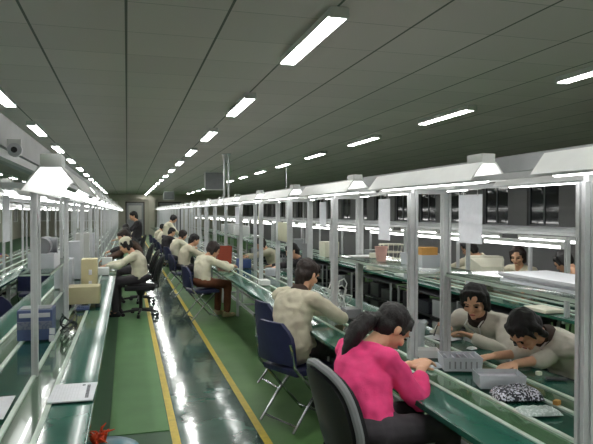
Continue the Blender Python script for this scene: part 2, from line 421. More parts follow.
# lamps over the lines
def line_lamp(L=1.2, w=.10):
    r = thing('line_lamp', '-', 'lamp', (0, 0, 0))
    t = .004
    prof = [(-w, 0), (-.035, .085), (.035, .085), (w, 0), (w-.006, 0), (.033, .079), (-.033, .079), (-w+.006, 0)]
    MB().prism(prof, (0, 0, 0), (0, L, 0), (1, 0, 0), (0, 0, 1)).build('reflector', M['white'], r)
    MB().box((0, .07, .105), (.07, .13, .04), bev=.006).build('ballast_box', M['white'], r)
    MB().cyl((0, .02, .004), (0, L-.02, .004), .014, n=10).build('tube', M['tubeline'], r)
    return r
ll = line_lamp(); used = False
def lamps(x, ys, z, txt, grp):
    global used
    for k, y in enumerate(ys):
        place(ll, used, (x, y, z), 0, '%s white reflector lamp %s' % (nth(k), txt), grp); used = True
ya = [2.41+1.62*k for k in range(-2, 20)]
lamps(CA-.20, ya, 1.745, 'along the aisle side of the right-hand line', 'reflector lamps over the right-hand line')
lamps(CA+.28, [y-.66 for y in ya], 1.745, 'along the far side of the right-hand line', 'reflector lamps over the right-hand line')
yl = [2.2+1.79*k for k in range(0, 18)]
lamps(CL+.35, yl, 1.675, 'along the aisle side of the left-hand line', 'reflector lamps over the left-hand line')
lamps(CL-.27, [y+.9 for y in yl], 1.725, 'along the outer side of the left-hand line', 'reflector lamps over the left-hand line')
def tube_lamp(L=1.2):
    r = thing('tube_lamp', '-', 'lamp', (0, 0, 0))
    MB().bx(-.02, .02, 0, L, .018, .05, .003).build('batten', M['white'], r)
    MB().cyl((0, .02, 0), (0, L-.02, 0), .013, n=10).build('tube', M['tubeline'], r)
    for y in (.01, L-.01): MB().bx(-.014, .014, y-.01, y+.01, -.016, .02).build('socket', M['white'], r)
    return r
tl = tube_lamp(); used3 = False
yb = [1.3+1.55*k for k in range(1, 21)]
for dx, dy, txt in ((-.36, 0, 'near'), (.36, .4, 'far')):
    for k, y in enumerate(yb):
        place(tl, used3, (CB+dx, y+dy, 1.29), 0, '%s bare tube lamp along the %s side of the second right-hand line' % (nth(k), txt), 'low tube lamps on the second right-hand line'); used3 = True
lamps(-1.98, [5.3+1.8*k for k in range(16)], 1.66, 'over the bench line at far left', 'reflector lamps over the far left benches')

# ------------------------------------------------------------------ shelves on line A
def shelf(x0, x1, y0, y1, z, label):
    r = thing('glass_shelf', label, 'shelf', ((x0+x1)/2, (y0+y1)/2, z), 'glass shelves on the lines')
    MB().bx(x0, x1, y0, y1, z, z+.012, .002).build('shelf_panel', M['glass'], r)
    b = MB()
    for x in (x0-.004, x1-.012): b.bx(x, x+.016, y0, y1, z-.014, z+.0)
    for y in (y0, y1-.016): b.bx(x0, x1, y, y+.016, z-.014, z+.0)
    b.build('shelf_frame', M['railw'], r)
    return r
SZ = 1.215
shelf(1.90, 2.26, 1.93, 3.32, SZ, 'green glass shelf over right-hand line carrying stack of white sheets')
shelf(1.74, 2.12, 3.36, 4.80, SZ, 'green glass shelf over right-hand line carrying basket and white bin')
shelf(1.70, 2.05, 9.15, 11.9, SZ, 'glass shelf over the right-hand line farther down, under white boxes')
shelf(-.86, -.62, 5.4, 7.1, 1.08, 'glass shelf on the left-hand line under grey rounded cabinet')

# ------------------------------------------------------------------ people
def blob(name, mb, voxel, mats, parent, smooth=2, amp=0.0, freq=12.0, seed=0, stretch=None):
    me = bpy.data.meshes.new('tmp'); me.from_pydata(mb.v, [], mb.f); me.update()
    bm = bmesh.new(); bm.from_mesh(me); bmesh.ops.recalc_face_normals(bm, faces=bm.faces[:]); bm.to_mesh(me); bm.free()
    o = bpy.data.objects.new('tmp', me); COL.objects.link(o)
    m = o.modifiers.new('r', 'REMESH'); m.mode = 'VOXEL'; m.voxel_size = voxel
    if smooth:
        s = o.modifiers.new('s', 'SMOOTH'); s.factor = .5; s.iterations = smooth
    dg = bpy.context.evaluated_depsgraph_get()
    nm = bpy.data.meshes.new_from_object(o.evaluated_get(dg)); nm.name = name
    bpy.data.objects.remove(o); bpy.data.meshes.remove(me)
    off = parent_origin(parent)
    if amp:
        ns = [v.normal.copy() for v in nm.vertices]
        for v, n in zip(nm.vertices, ns):
            p = v.co*freq + V((seed*3.1, seed*1.7, 0))
            if stretch is not None: p = V((p.x*stretch[0], p.y*stretch[1], p.z*stretch[2]))
            v.co += n*(amp*noise.noise(p) + .5*amp*noise.noise(p*2.3))
    for v in nm.vertices: v.co -= off
    nm.materials.clear()
    for q in (mats if isinstance(mats, (list, tuple)) else [mats]): nm.materials.append(q)
    for p in nm.polygons: p.use_smooth = True
    ob = bpy.data.objects.new(name, nm); COL.objects.link(ob); ob.parent = parent
    return ob
def ik(S, W, a, b, hint):
    d = W-S; L = d.length
    if L > (a+b)*.985: W = S + d.normalized()*(a+b)*.985; d = W-S; L = d.length
    x = (a*a-b*b+L*L)/(2*L); h = math.sqrt(max(0, a*a-x*x)); u = d.normalized()
    k = hint - u*hint.dot(u); k.normalize()
    return S+u*x+k*h, W
def hand(mb, W, d, nrm, thumb, curl=.5, sc=1.0):
    """W wrist, d fingers direction, nrm back-of-hand normal, thumb side direction"""
    d = d.normalized(); t = (thumb - d*thumb.dot(d)).normalized(); n = t.cross(d).normalized()
    if n.dot(nrm) < 0: n = -n
    pal = W + d*.085*sc
    mb.rings([(W-d*.02, t*.024*sc, n*.018*sc), (W+d*.02*sc, t*.03*sc, n*.017*sc), (W+d*.055*sc, t*.039*sc, n*.015*sc), (pal, t*.039*sc, n*.013*sc), (pal+d*.006*sc, t*.034*sc, n*.009*sc)], 12)
    for i, (off, ln) in enumerate(((.029, .068), (.010, .076), (-.010, .071), (-.028, .056))):
        p = pal + t*off*sc - d*.006*sc; ang = 0.0; dd = d + t*(off*1.6)
        for s, fr in enumerate((.45, .31, .24)):
            ang += curl*(.5+.25*s)
            q = p + ((dd*math.cos(ang) - n*math.sin(ang)).normalized())*(ln*fr*sc)
            mb.cap(p, q, (.0095-.001*s)*sc, (.009-.0012*s)*sc, 8); p = q
    p = W + d*.03*sc + t*.028*sc; dirs = [(t*.75+d*.7-n*.25), (t*.3+d*.95-n*.4), (d-n*.5)]
    for s, (v, ln) in enumerate(zip(dirs, (.038, .03, .025))):
        q = p + v.normalized()*ln*sc; mb.cap(p, q, (.0125-.001*s)*sc, (.0115-.0015*s)*sc, 8); p = q
def head(mb, C, f, r, u):
    R = Matrix((r, f, u)).transposed()
    P = lambda a, b, c: C + r*a + f*b + u*c
    mb.ell(P(0, -.004, .03), (.074, .092, .083), R, 20, 14)
    mb.ell(P(0, .016, -.03), (.063, .070, .065), R, 18, 12)
    mb.ell(P(0, .030, -.068), (.042, .050, .040), R)
    mb.ell(P(0, .068, -.093), (.020, .018, .016), R)
    mb.cap(P(0, .086, .012), P(0, .100, -.022), .009, .013)
    mb.ell(P(0, .101, -.026), (.015, .012, .010), R)
    mb.ell(P(0, .084, -.058), (.022, .010, .010), R)
    for s in (-1, 1):
        mb.ell(P(s*.076, -.012, -.008), (.010, .020, .031), R)
        mb.ell(P(s*.036, .062, -.028), (.026, .022, .022), R)
        mb.cap(P(s*.014, .086, .022), P(s*.05, .074, .022), .009, .008, 8)
    return P, R
def face_parts(P, R, par, small=False):
    for s in (-1, 1):
        MB().ell(P(s*.031, .0845, .002), (.013, .006, .0055), R, 12, 8).build('eye', M['eye'], par)
        MB().tube([P(s*.016, .093, .023), P(s*.032, .0915, .028), P(s*.05, .083, .022)], .0035, 6).build('eyebrow', M['hair'], par)
    MB().ell(P(0, .0925, -.058), (.021, .005, .006), R, 12, 8).build('mouth', M['lip'], par)
def person(label, hip, headc, fdir, hd_pitch=.5, hd_yaw=0.0, hands=None, jacket='beigej', hairst='short', hairm='hair', skin='skin',
           trouser='trouser', knees=.36, seat=True, voxel=.008, group=None, sleeve=1.0, sh=.165, hint=None, collar=None, face=True, feet=None, curl=.5, elb=None, belly=1.0, cap=None, neckback=.0, lanyard=False, spread=.10, hem=False):
    H = V(hip); Hc = V(headc); a = math.radians(fdir)
    F = V((math.cos(a), math.sin(a), 0)); Rr = V((F.y, -F.x, 0)); U = V((0, 0, 1))
    root = thing('person', label, 'person', (H.x, H.y, 0), group)
    # head axes
    ya = Matrix.Rotation(math.radians(hd_yaw), 3, 'Z'); hf0 = ya @ F; hr = ya @ Rr
    hf = hf0*math.cos(hd_pitch) - U*math.sin(hd_pitch); hu = hr.cross(hf)
    N = Hc - hu*.155 - hf*.035 - F*neckback          # neck base
    # spine as a bezier, bulging back
    sp = []
    B = (H + N)/2 - F*.09 + U*.05
    for t in (0, .2, .42, .64, .84, 1.0): sp.append(H*(1-t)**2 + B*2*t*(1-t) + N*t*t)
    wa = [(.155, .115), (.140, .105), (.140, .105), (.155, .112), (.150, .090), (.075, .062)]
    def torso(mb, g):
        rr = []
        for i, p in enumerate(sp):
            d = (sp[min(i+1, 5)] - sp[max(i-1, 0)]).normalized(); fw = (F - d*F.dot(d)).normalized()
            rr.append((p, Rr*(wa[i][0]*sh/.165+g), fw*(wa[i][1]*belly+g)))
        mb.rings([(rr[0][0]-U*.01, rr[0][1]*.7, rr[0][2]*.75)] + rr, 20)
        return rr
    rr = torso(MB(), 0)
    dn = (sp[5]-sp[3]).normalized()
    shl = [sp[4] + dn*.015 + Rr*(s*sh) for s in (-1, 1)]   # left(-), right(+)
    if hands is None: hands = [H + F*.42 + Rr*(-.1) + U*.25, H + F*.42 + Rr*.1 + U*.25]
    elbows = []; wr = []
    for s, S, W in zip((-1, 1), shl, hands):
        hn = (Rr*s*1.0 - U*.35 - F*.1) if elb is None else V(elb[0 if s < 0 else 1])
        E, W2 = ik(S, V(W), .275, .245, hn); elbows.append(E); wr.append(W2)
    # legs
    kn = []; an = []; hp = []
    for i, s in enumerate((-1, 1)):
        h0 = H + Rr*(s*.085); hp.append(h0)
        if seat:
            k = h0 + F*knees + Rr*(s*spread*.4); k.z = max(.44, H.z-.05)
            an_ = V((k.x, k.y, .085)) - F*.02
            if feet is not None: an_ = V(feet[i])
        else:
            k = h0 + F*.03; k.z = H.z*.52
            an_ = V((h0.x, h0.y, .085)) - F*.02 + F*(s*.05)
        kn.append(k); an.append(an_)
    # one continuous body
    b = MB(); P, R = head(b, Hc, hf, hr, hu)
    b.cap(N - dn*.02, Hc - hu*.06 - hf*.015, .056, .050)
    torso(b, -.012)
    for s, S, E, W in zip((-1, 1), shl, elbows, wr):
        b.cap(sp[4], S, .055, .045); b.cap(S, E, .043, .036); b.cap(E, W, .036, .025)
        hdv = ((W-E).normalized()*.8 + V((F.x, F.y, -.18))*.35)
        hand(b, W, hdv, U*.9-F*.1, -Rr*s, curl)
    for h0, k, q in zip(hp, kn, an):
        b.cap(h0, k, .072, .052); b.cap(k, q, .05, .036); b.cap(q-U*.03-F*.04, q+F*.12-U*.045, .034, .028)
    body = blob('body', b, voxel, M[skin], root, 2 if voxel < .01 else 1)
    if face: face_parts(P, R, body)
    # jacket with sleeves
    j = MB(); torso(j, .012)
    for s, S, E, W in zip((-1, 1), shl, elbows, wr):
        j.cap(sp[4]+dn*.01, S, .075, .064); j.cap(S, E, .063, .052)
        j.cap(E, E+(W-E)*(.86*sleeve), .052, .042)
    j.cap(sp[0]+U*.045, sp[0]+U*.07, .125*sh/.165, .12*sh/.165)
    if hem: j.cap(H+U*.03, H+U*.09, .165*sh/.165, .14*sh/.165)
    blob('jacket', j, voxel*1.1, M[jacket], root, 3,   .013, 10, seed=H.y)
    if collar:
        k = MB(); x, y, d = frame((Hc-hu*.06)-N)
        k.rings([(N+d*t, x*q, y*q) for t, q in ((-.02, .078), (.015, .07), (.04, .066), (.045, .058))], 16)
        k.build('collar', M[collar], root)
    if lanyard:
        for s in (-1, 1):
            pts = [N + Rr*(s*.06)+F*.02, N + Rr*(s*.055)+F*.085-U*.05, sp[3]+Rr*(s*.03)+F*.145, sp[2]+F*.135]
            MB().tube(pts, .006, 6).build('lanyard', M['lanyard'], root)
    # trousers + shoes
    t = MB()
    t.ell(H+U*.01, ((.13 if hem else .17)*sh/.165, (.13 if hem else .17)*sh/.165, .088), None)
    for h0, k, q in zip(hp, kn, an):
        t.cap(h0, k, .080, .064); t.cap(k, q+U*.03, .066, .052)
    blob('trousers', t, voxel*1.2, M[trouser], root, 2, .006, 10, seed=H.x)
    for q in an:
        s_ = MB(); s_.cap(q-U*.045-F*.05, q+F*.13-U*.05, .034, .032); s_.cap(q-F*.035-U*.02, q+F*.05-U*.03, .036, .03)
        blob('shoe', s_, .012, M['shoe' if trouser == 'brownt' else 'dark'], root, 1)
    # hair
    h = MB(); HM = M[hairm]
    h.ell(P(0, -.024, .040), (.086, .096, .086), R, 20, 14)
    h.ell(P(0, -.045, -.005), (.078, .068, .075), R, 18, 12)
    if hairst in ('short', 'bob', 'pony', 'mid'):
        for i in range(9):
            x = -.06+.015*i; z = .048 + .006*math.sin(i*2.1) if hairst != 'bob' else .034+.008*math.sin(i*2.3)
            h.cap(P(x*.9, .055-abs(x)*.35, .098-abs(x)*.25), P(x*1.12, .083-abs(x)*.42, z), .016, .007, 8)
    if hairst in ('bob', 'mid', 'pony'):
        for s in (-1, 1):
            h.cap(P(s*.072, .03, .06), P(s*.077, .026, -.03 if hairst != 'pony' else .0), .02, .010, 8)
            if hairst != 'pony': h.cap(P(s*.07, -.02, .04), P(s*.074, -.025, -.075), .032, .022)
    if hairst == 'bob':
        h.ell(P(0, -.05, -.06), (.075, .055, .06), R)
    if hairst == 'short':
        h.cap(P(0, -.07, -.02), P(0, -.06, -.085), .055, .04)
        for s in (-1, 1): h.cap(P(s*.070, .0, .03), P(s*.074, .005, -.012), .022, .010)
    blob('hair', h, voxel*.9, HM, root, 2, .007, 26, stretch=(1, 1, .5))
    if hairst == 'pony':
        q = MB(); tie = P(-.02, -.108, -.03)
        q.cap(P(0, -.06, .0), tie, .06, .034)
        pts = [tie, tie-F*.05-U*.01, tie-F*.10-U*.045, tie-F*.15-U*.10, tie-F*.19-U*.17]
        for i in range(len(pts)-1): q.cap(pts[i], pts[i+1], (.036, .052, .052, .04)[i], (.052, .052, .04, .014)[i])
        blob('ponytail', q, voxel*.9, HM, root, 2, .008, 26, stretch=(1, 1, .5))
        MB().ell(tie+hr*.02+hu*.012, (.02, .016, .02), R, 10, 8).build('hair_tie', M['lanyard'], root)
    if cap:
        k = MB(); k.ell(P(0, -.018, .052), (.094, .106, .085), R); k.ell(P(0, -.03, .0), (.088, .078, .05), R)
        blob('cap', k, .012, M[cap], root, 2)
    return root, P, dict(hu=hu, hf=hf, wr=wr, sp=sp)

# near right side
person('woman in hot pink top with black ponytail, bent over right-hand line', (1.10, 2.62, .59), (1.315, 2.84, 1.0), 18, .78, -10,
       [(1.47, 2.95, .772), (1.475, 2.83, .772)], 'pinkj', 'pony', voxel=.0065, sh=.155, knees=.40, trouser='trouser', elb=[(-.3, .6, -1), (.0, -.75, -.9)], sleeve=.9)
person('man in beige work jacket on dark blue folding chair, seen from behind', (1.21, 4.39, .575), (1.36, 4.50, 1.11), 28, .42, 5,
       [(1.60, 4.66, .772), (1.62, 4.52, .772)], 'beigej', 'short', 'hairb', voxel=.0075, sh=.185, collar='collar', trouser='trouser', knees=.40, spread=.02, hem=True)
person('woman in beige jacket with fringe facing the aisle, writing at right-hand line', (2.56, 3.78, .555), (2.30, 3.63, .99), 205, .42, 18,
       [(2.20, 3.50, .775), (2.18, 3.84, .785)], 'greyj', 'bob', voxel=.0065, sh=.165, lanyard=True, collar='collar', elb=[(.42, -.8, -.75), (-.42, .8, -.75)])
person('worker in beige jacket with head bowed low over the right-hand line', (2.62, 3.04, .555), (2.25, 3.02, .91), 185, 1.0, 0,
       [(2.12, 3.12, .74), (2.12, 2.92, .74)], 'greyj', 'mid', voxel=.0065, sh=.175, collar='collar', lanyard=True, elb=[(0, .9, -.3), (0, -.9, -.3)], sleeve=.5)
# further along the aisle, right side
person('woman in cream jacket with brown trousers, third along the right-hand line', (1.09, 9.0, .555), (1.26, 9.10, 1.03), 25, .5, -10,
       [(1.55, 9.36, .772), (1.55, 9.1, .772)], 'creamj', 'mid', 'hairb', voxel=.012, trouser='brownt')
more = [(11.6, 'beigej', 'short', 'worker in beige jacket just beyond the cream jacket woman, right-hand line'),
        (14.2, 'creamj', 'mid', 'worker in cream jacket fifth along the right-hand line'),
        (16.6, 'darkj', 'short', 'worker in dark jacket sixth along the right-hand line'),
        (19.2, 'creamj', 'short', 'worker in pale jacket seventh along the right-hand line'),
        (22.0, 'beigej', 'mid', 'most distant seated worker on the aisle side of right-hand line')]
for i, (y, jk, hs, lb) in enumerate(more):
    x = 1.05+.03*math.sin(i*2.1)
    person(lb, (x, y, .555), (x+.17+.03*math.cos(i), y+.06, 1.06+.02*math.sin(i*3)), 15+8*math.sin(i), .45, 0,
           [(x+.42, y+.2, .772), (x+.42, y-.05, .772)], jk, hs, 'hairb' if i % 2 else 'hair', voxel=.016, face=False)
person('person in white shirt standing and leaning over the far end of right-hand line', (1.13, 17.9, .88), (1.32, 17.95, 1.40), 10, .5, 0,
       [(1.5, 18.2, .9), (1.5, 17.8, .9)], 'creamj', 'mid', voxel=.018, face=False, seat=False)
# left side of the aisle
person('worker in cream jacket and white cap seated on black office chair at left line', (.18, 9.55, .58), (-.02, 9.62, 1.085), 172, .5, 0,
       [(-.3, 9.5, .772), (-.3, 9.8, .772)], 'creamj', 'mid', voxel=.012, cap='creamj')
person('worker in brown jacket leaning over the left line beyond the white cap', (.18, 11.0, .60), (-.06, 11.0, 1.17), 175, .55, 0,
       [(-.36, 10.9, .772), (-.36, 11.15, .772)], 'brownj', 'short', 'hairb', voxel=.013, sh=.2)
person('worker in dark jacket seated third along the left line', (.18, 13.2, .58), (-.04, 13.2, 1.15), 175, .45, 0, [(-.34, 13.1, .772), (-.34, 13.35, .772)], 'darkj', 'short', voxel=.016, face=False)
person('person in dark clothes standing by the left line near the far door', (.22, 16.2, .9), (.16, 16.2, 1.50), 180, .3, 0, [(-.1, 16.0, 1.0), (-.1, 16.35, 1.0)], 'darkj', 'short', voxel=.018, face=False, seat=False)
person('worker in beige jacket seated far along the left line', (.18, 18.6, .58), (-.04, 18.6, 1.12), 175, .45, 0, [(-.34, 18.5, .772), (-.34, 18.75, .772)], 'beigej', 'mid', voxel=.018, face=False)
person('worker in purple jacket seated behind the far left bench line', (-2.74, 12.6, .555), (-2.6, 12.55, 1.05), -10, .4, 10, [(-2.3, 12.4, .772), (-2.3, 12.7, .772)], 'purplej', 'mid', 'hairb', voxel=.014)
# far side of line A and B
person('worker in beige jacket on far side of right-hand line, beyond the blue box', (2.68, 11.1, .555), (2.42, 11.05, 1.0), 180, .5, 0, [(2.15, 11.2, .772), (2.15, 10.95, .772)], 'beigej', 'mid', 'hairb', voxel=.014)
person('worker in dark jacket on far side of right-hand line near grey board', (2.68, 8.9, .555), (2.44, 8.9, 1.0), 180, .5, 0, [(2.15, 9.0, .772), (2.15, 8.75, .772)], 'darkj', 'short', voxel=.014)
person('woman with brown fringe facing the aisle behind the stack of white sheets', (4.80, 6.33, .555), (4.58, 6.30, 1.06), 190, .25, 30, [(4.28, 6.2, .772), (4.28, 6.5, .772)], 'beigej', 'bob', 'hairb', voxel=.009)
person('dark haired worker turned away at second line, right of brown fringe woman', (4.80, 5.48, .555), (4.58, 5.50, 1.06), 175, .7, -60, [(4.26, 5.38, .772), (4.26, 5.63, .772)], 'darkj', 'mid', voxel=.011)
person('dark haired worker at second line left of the cream monitor', (4.80, 7.4, .555), (4.56, 7.35, 1.1), 185, .6, -40, [(4.22, 7.2, .772), (4.22, 7.5, .772)], 'beigej', 'bob', 'hair', voxel=.012)

# ------------------------------------------------------------------ chairs
def folding_chair():
    r = thing('folding_chair', '-', 'chair', (0, 0, 0))
    MB().box((0.0, 0, .43), (.40, .40, .045), bev=.018).build('seat', M['navy'], r)
    b = MB(); n = 9                                    # curved padded back
    vs = []
    for side in (0, 1):
        for j in range(7):
            z = .50+.30*j/6; w = .21*(1-.42*max(0, (j-3)/3)**2.2)
            for i in range(n):
                y = -w + 2*w*i/(n-1); x = -.235-.03*(z-.5)/.3 - .035*(1-(y/.21)**2) + (side*.03)
                vs.append((x, y, z))
    fs = []
    S = 7*n
    for j in range(6):
        for i in range(n-1):
            a = j*n+i; fs.append((a, a+1, a+n+1, a+n)); fs.append((S+a, S+a+n, S+a+n+1, S+a+1))
    for i in range(n-1): fs.append((i, S+i, S+i+1, i+1)); a = 6*n+i; fs.append((a, a+1, S+a+1, S+a))
    for j in range(6):
        a = j*n; fs.append((a, a+n, S+a+n, S+a)); a = j*n+n-1; fs.append((a, S+a, S+a+n, a+n))
    b.add(vs, fs); b.build('backrest', M['navy'], r)
    for s in (-1, 1):
        MB().tube([(-.26, s*.205, .66), (-.225, s*.215, .48), (-.02, s*.215, .25), (.20, s*.215, .012)], .011).build('leg', M['steel'], r)
        MB().tube([(.14, s*.195, .41), (-.05, s*.195, .22), (-.23, s*.195, .012)], .011).build('leg', M['steel'], r)
    MB().tube([(-.19, -.195, .05), (-.19, .195, .05)], .009).build('stretcher', M['steel'], r)
    MB().tube([(.165, -.215, .05), (.165, .215, .05)], .009).build('stretcher', M['steel'], r)
    return r
fc = folding_chair(); used2 = False
for x, y, a, lb in ((1.265, 4.38, 24, 'navy padded folding chair with chrome legs under man in beige jacket'),
                    (1.43, 5.30, 12, 'empty blue backed folding chair beyond the man in beige jacket'),
                    (1.08, 9.0, 12, 'folding chair with chrome legs under woman with brown trousers'),
                    (1.05, 11.6, 10, 'folding chair under beige worker beyond the cream jacket woman'),
                    (1.12, 14.2, 18, 'folding chair under the fifth worker along right-hand line'),
                    (1.05, 16.6, 12, 'folding chair under the worker in dark jacket, right-hand line'),
                    (1.05, 19.2, 12, 'folding chair under the seventh worker along right-hand line'),
                    (1.05, 22.0, 12, 'folding chair under the most distant seated worker, right-hand line')):
    place(fc, used2, (x, y, 0), math.radians(a), lb, 'folding chairs along the right-hand line'); used2 = True

def office_chair(name, label, backm, rimm, bx=.0):
    r = thing(name, label, 'chair', (0, 0, 0))
    MB().box((.0, 0, .44), (.44, .44, .07), bev=.03).build('seat', M['black'], r)
    def shell(g, x0, t):
        m = MB(); n = 11; rows = 11; vs = []
        for side in (0, 1):
            for j in range(rows):
                v = j/(rows-1); z = .50-g+(.41+2*g)*v; w = (.215+g)*math.sqrt(max(.02, 1-abs(2*v-1)**3.2))*(1-.12*v)
                for i in range(n):
                    y = -w+2*w*i/(n-1); x = x0-.10*v - .05*(1-(y/.22)**2) + side*t
                    vs.append((x, y, z))
        S = rows*n; fs = []
        for j in range(rows-1):
            for i in range(n-1):
                a = j*n+i; fs += [(a, a+1, a+n+1, a+n), (S+a, S+a+n, S+a+n+1, S+a+1)]
        for i in range(n-1):
            a = (rows-1)*n+i; fs += [(i, S+i, S+i+1, i+1), (a, a+1, S+a+1, S+a)]
        for j in range(rows-1):
            a = j*n; b = a+n-1; fs += [(a, a+n, S+a+n, S+a), (b, S+b, S+b+n, b+n)]
        return m.add(vs, fs)
    shell(0, -.20, .05).build('backrest', M['black'], r)
    shell(-.012, -.218, .03).build('back_shell', M[backm], r)
    # rim follows the shell outline
    pts = []
    for k in range(41):
        t = -.42*PI + k/40*(1.84*PI); 
        y = .218*math.cos(t-PI*.08*0); v = .5+.5*math.sin(t)
        z = .50+.42*v; w = .222*math.sqrt(max(.02, 1-abs(2*v-1)**3.2))*(1-.12*v)
        y = w*(1 if math.cos(t) >= 0 else -1)*min(1, abs(math.cos(t))*3)
        pts.append((-.195-.10*v-.05*(1-(y/.22)**2), y, z))
    MB().tube(pts, .019, 8).build('rim', M[rimm], r)
    MB().box((-.20, 0, .44), (.16, .06, .02), bev=.004).box((-.265, 0, .50), (.02, .06, .14), bev=.004).build('back_bracket', M['dark'], r)
    MB().cyl((0, 0, .10), (0, 0, .41), .028).cyl((0, 0, .32), (0, 0, .41), .05, .09).build('pedestal', M['dark'], r)
    for k in range(5):
        a = 2*PI*k/5+.3; p = V((math.cos(a)*.27, math.sin(a)*.27, .075))
        g = MB().cap((0, 0, .10), p, .026, .016, 8).build('foot_arm', M['dark'], r)
        tn = V((-math.sin(a), math.cos(a), 0))
        MB().cyl(p-tn*.02-V((0, 0, .047)), p+tn*.02-V((0, 0, .047)), .028, n=14).build('caster', M['dark'], g)
    return r
oc = office_chair('office_chair', 'black office chair with grey rimmed back under woman in pink', 'dark', 'greyp')
oc.location = (1.16, 2.60, 0); oc.rotation_euler = (0, 0, math.radians(6))
o2 = office_chair('office_chair', 'black swivel office chair under worker in white cap', 'dark', 'dark')
o2.location = (.20, 9.55, 0); o2.rotation_euler = (0, 0, math.radians(172))
for y, lb in ((11.0, 'black swivel office chair under worker in brown jacket'), (13.2, 'black swivel office chair under third worker along left line'), (18.6, 'black swivel office chair under beige worker far along left line')):
    place(o2, True, (.20, y, 0), math.radians(175), lb, 'office chairs along the left line')
def stool():
    r = thing('round_stool', '-', 'stool', (0, 0, 0))
    MB().lathe((0, 0, .40), [(.02, 0), (.155, 0), (.165, .012), (.16, .035), (.14, .042), (.02, .044)]).build('seat', M['dark'], r)
    for k in range(4):
        a = PI/4+k*PI/2; MB().cyl((math.cos(a)*.11, math.sin(a)*.11, .40), (math.cos(a)*.17, math.sin(a)*.17, 0), .011, n=8).build('leg', M['steel'], r)
    MB().tube([(math.cos(2*PI*k/24)*.146, math.sin(2*PI*k/24)*.146, .17) for k in range(25)], .007, 6).build('foot_ring', M['steel'], r)
    return r
st = stool(); us = False
for x, y, lb in ((2.64, 3.78, 'dark round stool under woman writing on the far side'), (2.68, 3.02, 'dark round stool under worker with head bowed low'),
                 (2.70, 11.1, 'dark round stool under beige worker beyond blue box'), (2.70, 8.9, 'dark round stool under dark jacket worker near grey board'),
                 (4.82, 6.33, 'dark round stool under brown fringe woman'), (4.82, 5.48, 'dark round stool under worker turned away at second line'), (4.82, 7.4, 'dark round stool under worker left of cream monitor'),
                 (-2.76, 12.6, 'dark round stool under worker in purple jacket')):
    place(st, us, (x, y, 0), 0, lb, 'round stools'); us = True

# ------------------------------------------------------------------ items on the right-hand line
T = TZ+.008
def put(name, mb, m, label, cat, group=None):
    return tag(mb.build(name, m), label, cat, group)
def bag(cx, cy, z0, a, b, h, rz, seed=0, n=22):
    m = MB(); vs = []; fs = []
    R = Matrix.Rotation(rz, 3, 'Z')
    for side in (0, 1):
        for j in range(n):
            for i in range(n):
                u = -1+2*i/(n-1); v = -1+2*j/(n-1); e = max(0, (1-u**4))*max(0, (1-v**4))
                z = (h*e**.5*(.75+.25*noise.noise(V((u*2.2+seed, v*2.2, 1)))) + .004*noise.noise(V((u*7, v*7, seed)))) if side else 0
                p = R @ V((a*u*(1-.06*abs(v)), b*v*(1-.05*abs(u)), 0)); vs.append((cx+p.x, cy+p.y, z0+max(0, z)+(.001 if side else 0)))
    S = n*n
    for j in range(n-1):
        for i in range(n-1):
            q = j*n+i; fs += [(q, q+n, q+n+1, q+1), (S+q, S+q+1, S+q+n+1, S+q+n)]
    for i in range(n-1):
        fs += [(i, i+1, S+i+1, S+i), ((n-1)*n+i, S+(n-1)*n+i, S+(n-1)*n+i+1, (n-1)*n+i+1), (i*n, S+i*n, S+(i+1)*n, (i+1)*n), (i*n+n-1, (i+1)*n+n-1, S+(i+1)*n+n-1, S+i*n+n-1)]
    return m.add(vs, fs)
def open_box(m, c, d, t=.004, rz=0.0, taper=.0):
    c = V(c); R = Matrix.Rotation(rz, 3, 'Z'); hx, hy, h = d[0]/2, d[1]/2, d[2]
    k = 1-taper
    def P(x, y, z): q = R @ V((x, y, 0)); return (c.x+q.x, c.y+q.y, c.z+z)
    o = [P(sx*hx*k, sy*hy*k, 0) for sx, sy in ((-1, -1), (1, -1), (1, 1), (-1, 1))] + [P(sx*hx, sy*hy, h) for sx, sy in ((-1, -1), (1, -1), (1, 1), (-1, 1))]
    i_ = [P(sx*(hx*k-t), sy*(hy*k-t), t) for sx, sy in ((-1, -1), (1, -1), (1, 1), (-1, 1))] + [P(sx*(hx-t), sy*(hy-t), h) for sx, sy in ((-1, -1), (1, -1), (1, 1), (-1, 1))]
    fs = [(3, 2, 1, 0), (8, 9, 10, 11)]
    for a in range(4):
        b = (a+1) % 4; fs += [(a, b, 4+b, 4+a), (8+b, 8+a, 12+a, 12+b), (4+a, 4+b, 12+b, 12+a)]
    return m.add(o+i_, fs)
# grey slotted tray with heap of parts
r = thing('parts_bin', 'light grey slotted plastic parts tray on the right-hand line in front of woman', 'bin', (1.83, 3.04, T))
Q = Matrix.Rotation(-.3, 3, 'Z')
m = MB(); open_box(m, (1.83, 3.04, T), (.22, .17, .075), rz=-.3, taper=.06)
for k in range(5):
    q = Q @ V((-.075+.0375*k, 0, 0)); m.box((1.83+q.x, 3.04+q.y, T+.035), (.005, .15, .06), rz=-.3)
m.build('tray', M['lgrey'], r)
for k in range(6):
    q = Q @ V((-.075+.03*k, -.0855, 0)); MB().box((1.83+q.x, 3.04+q.y, T+.036), (.008, .004, .04), rz=-.3).build('slot', M['greyp'], r)
put('parts_bag', bag(1.685, 3.14, T, .045, .085, .03, .2, 3), M['clear'], 'limp clear bag crumpled against the grey slotted tray', 'bag')
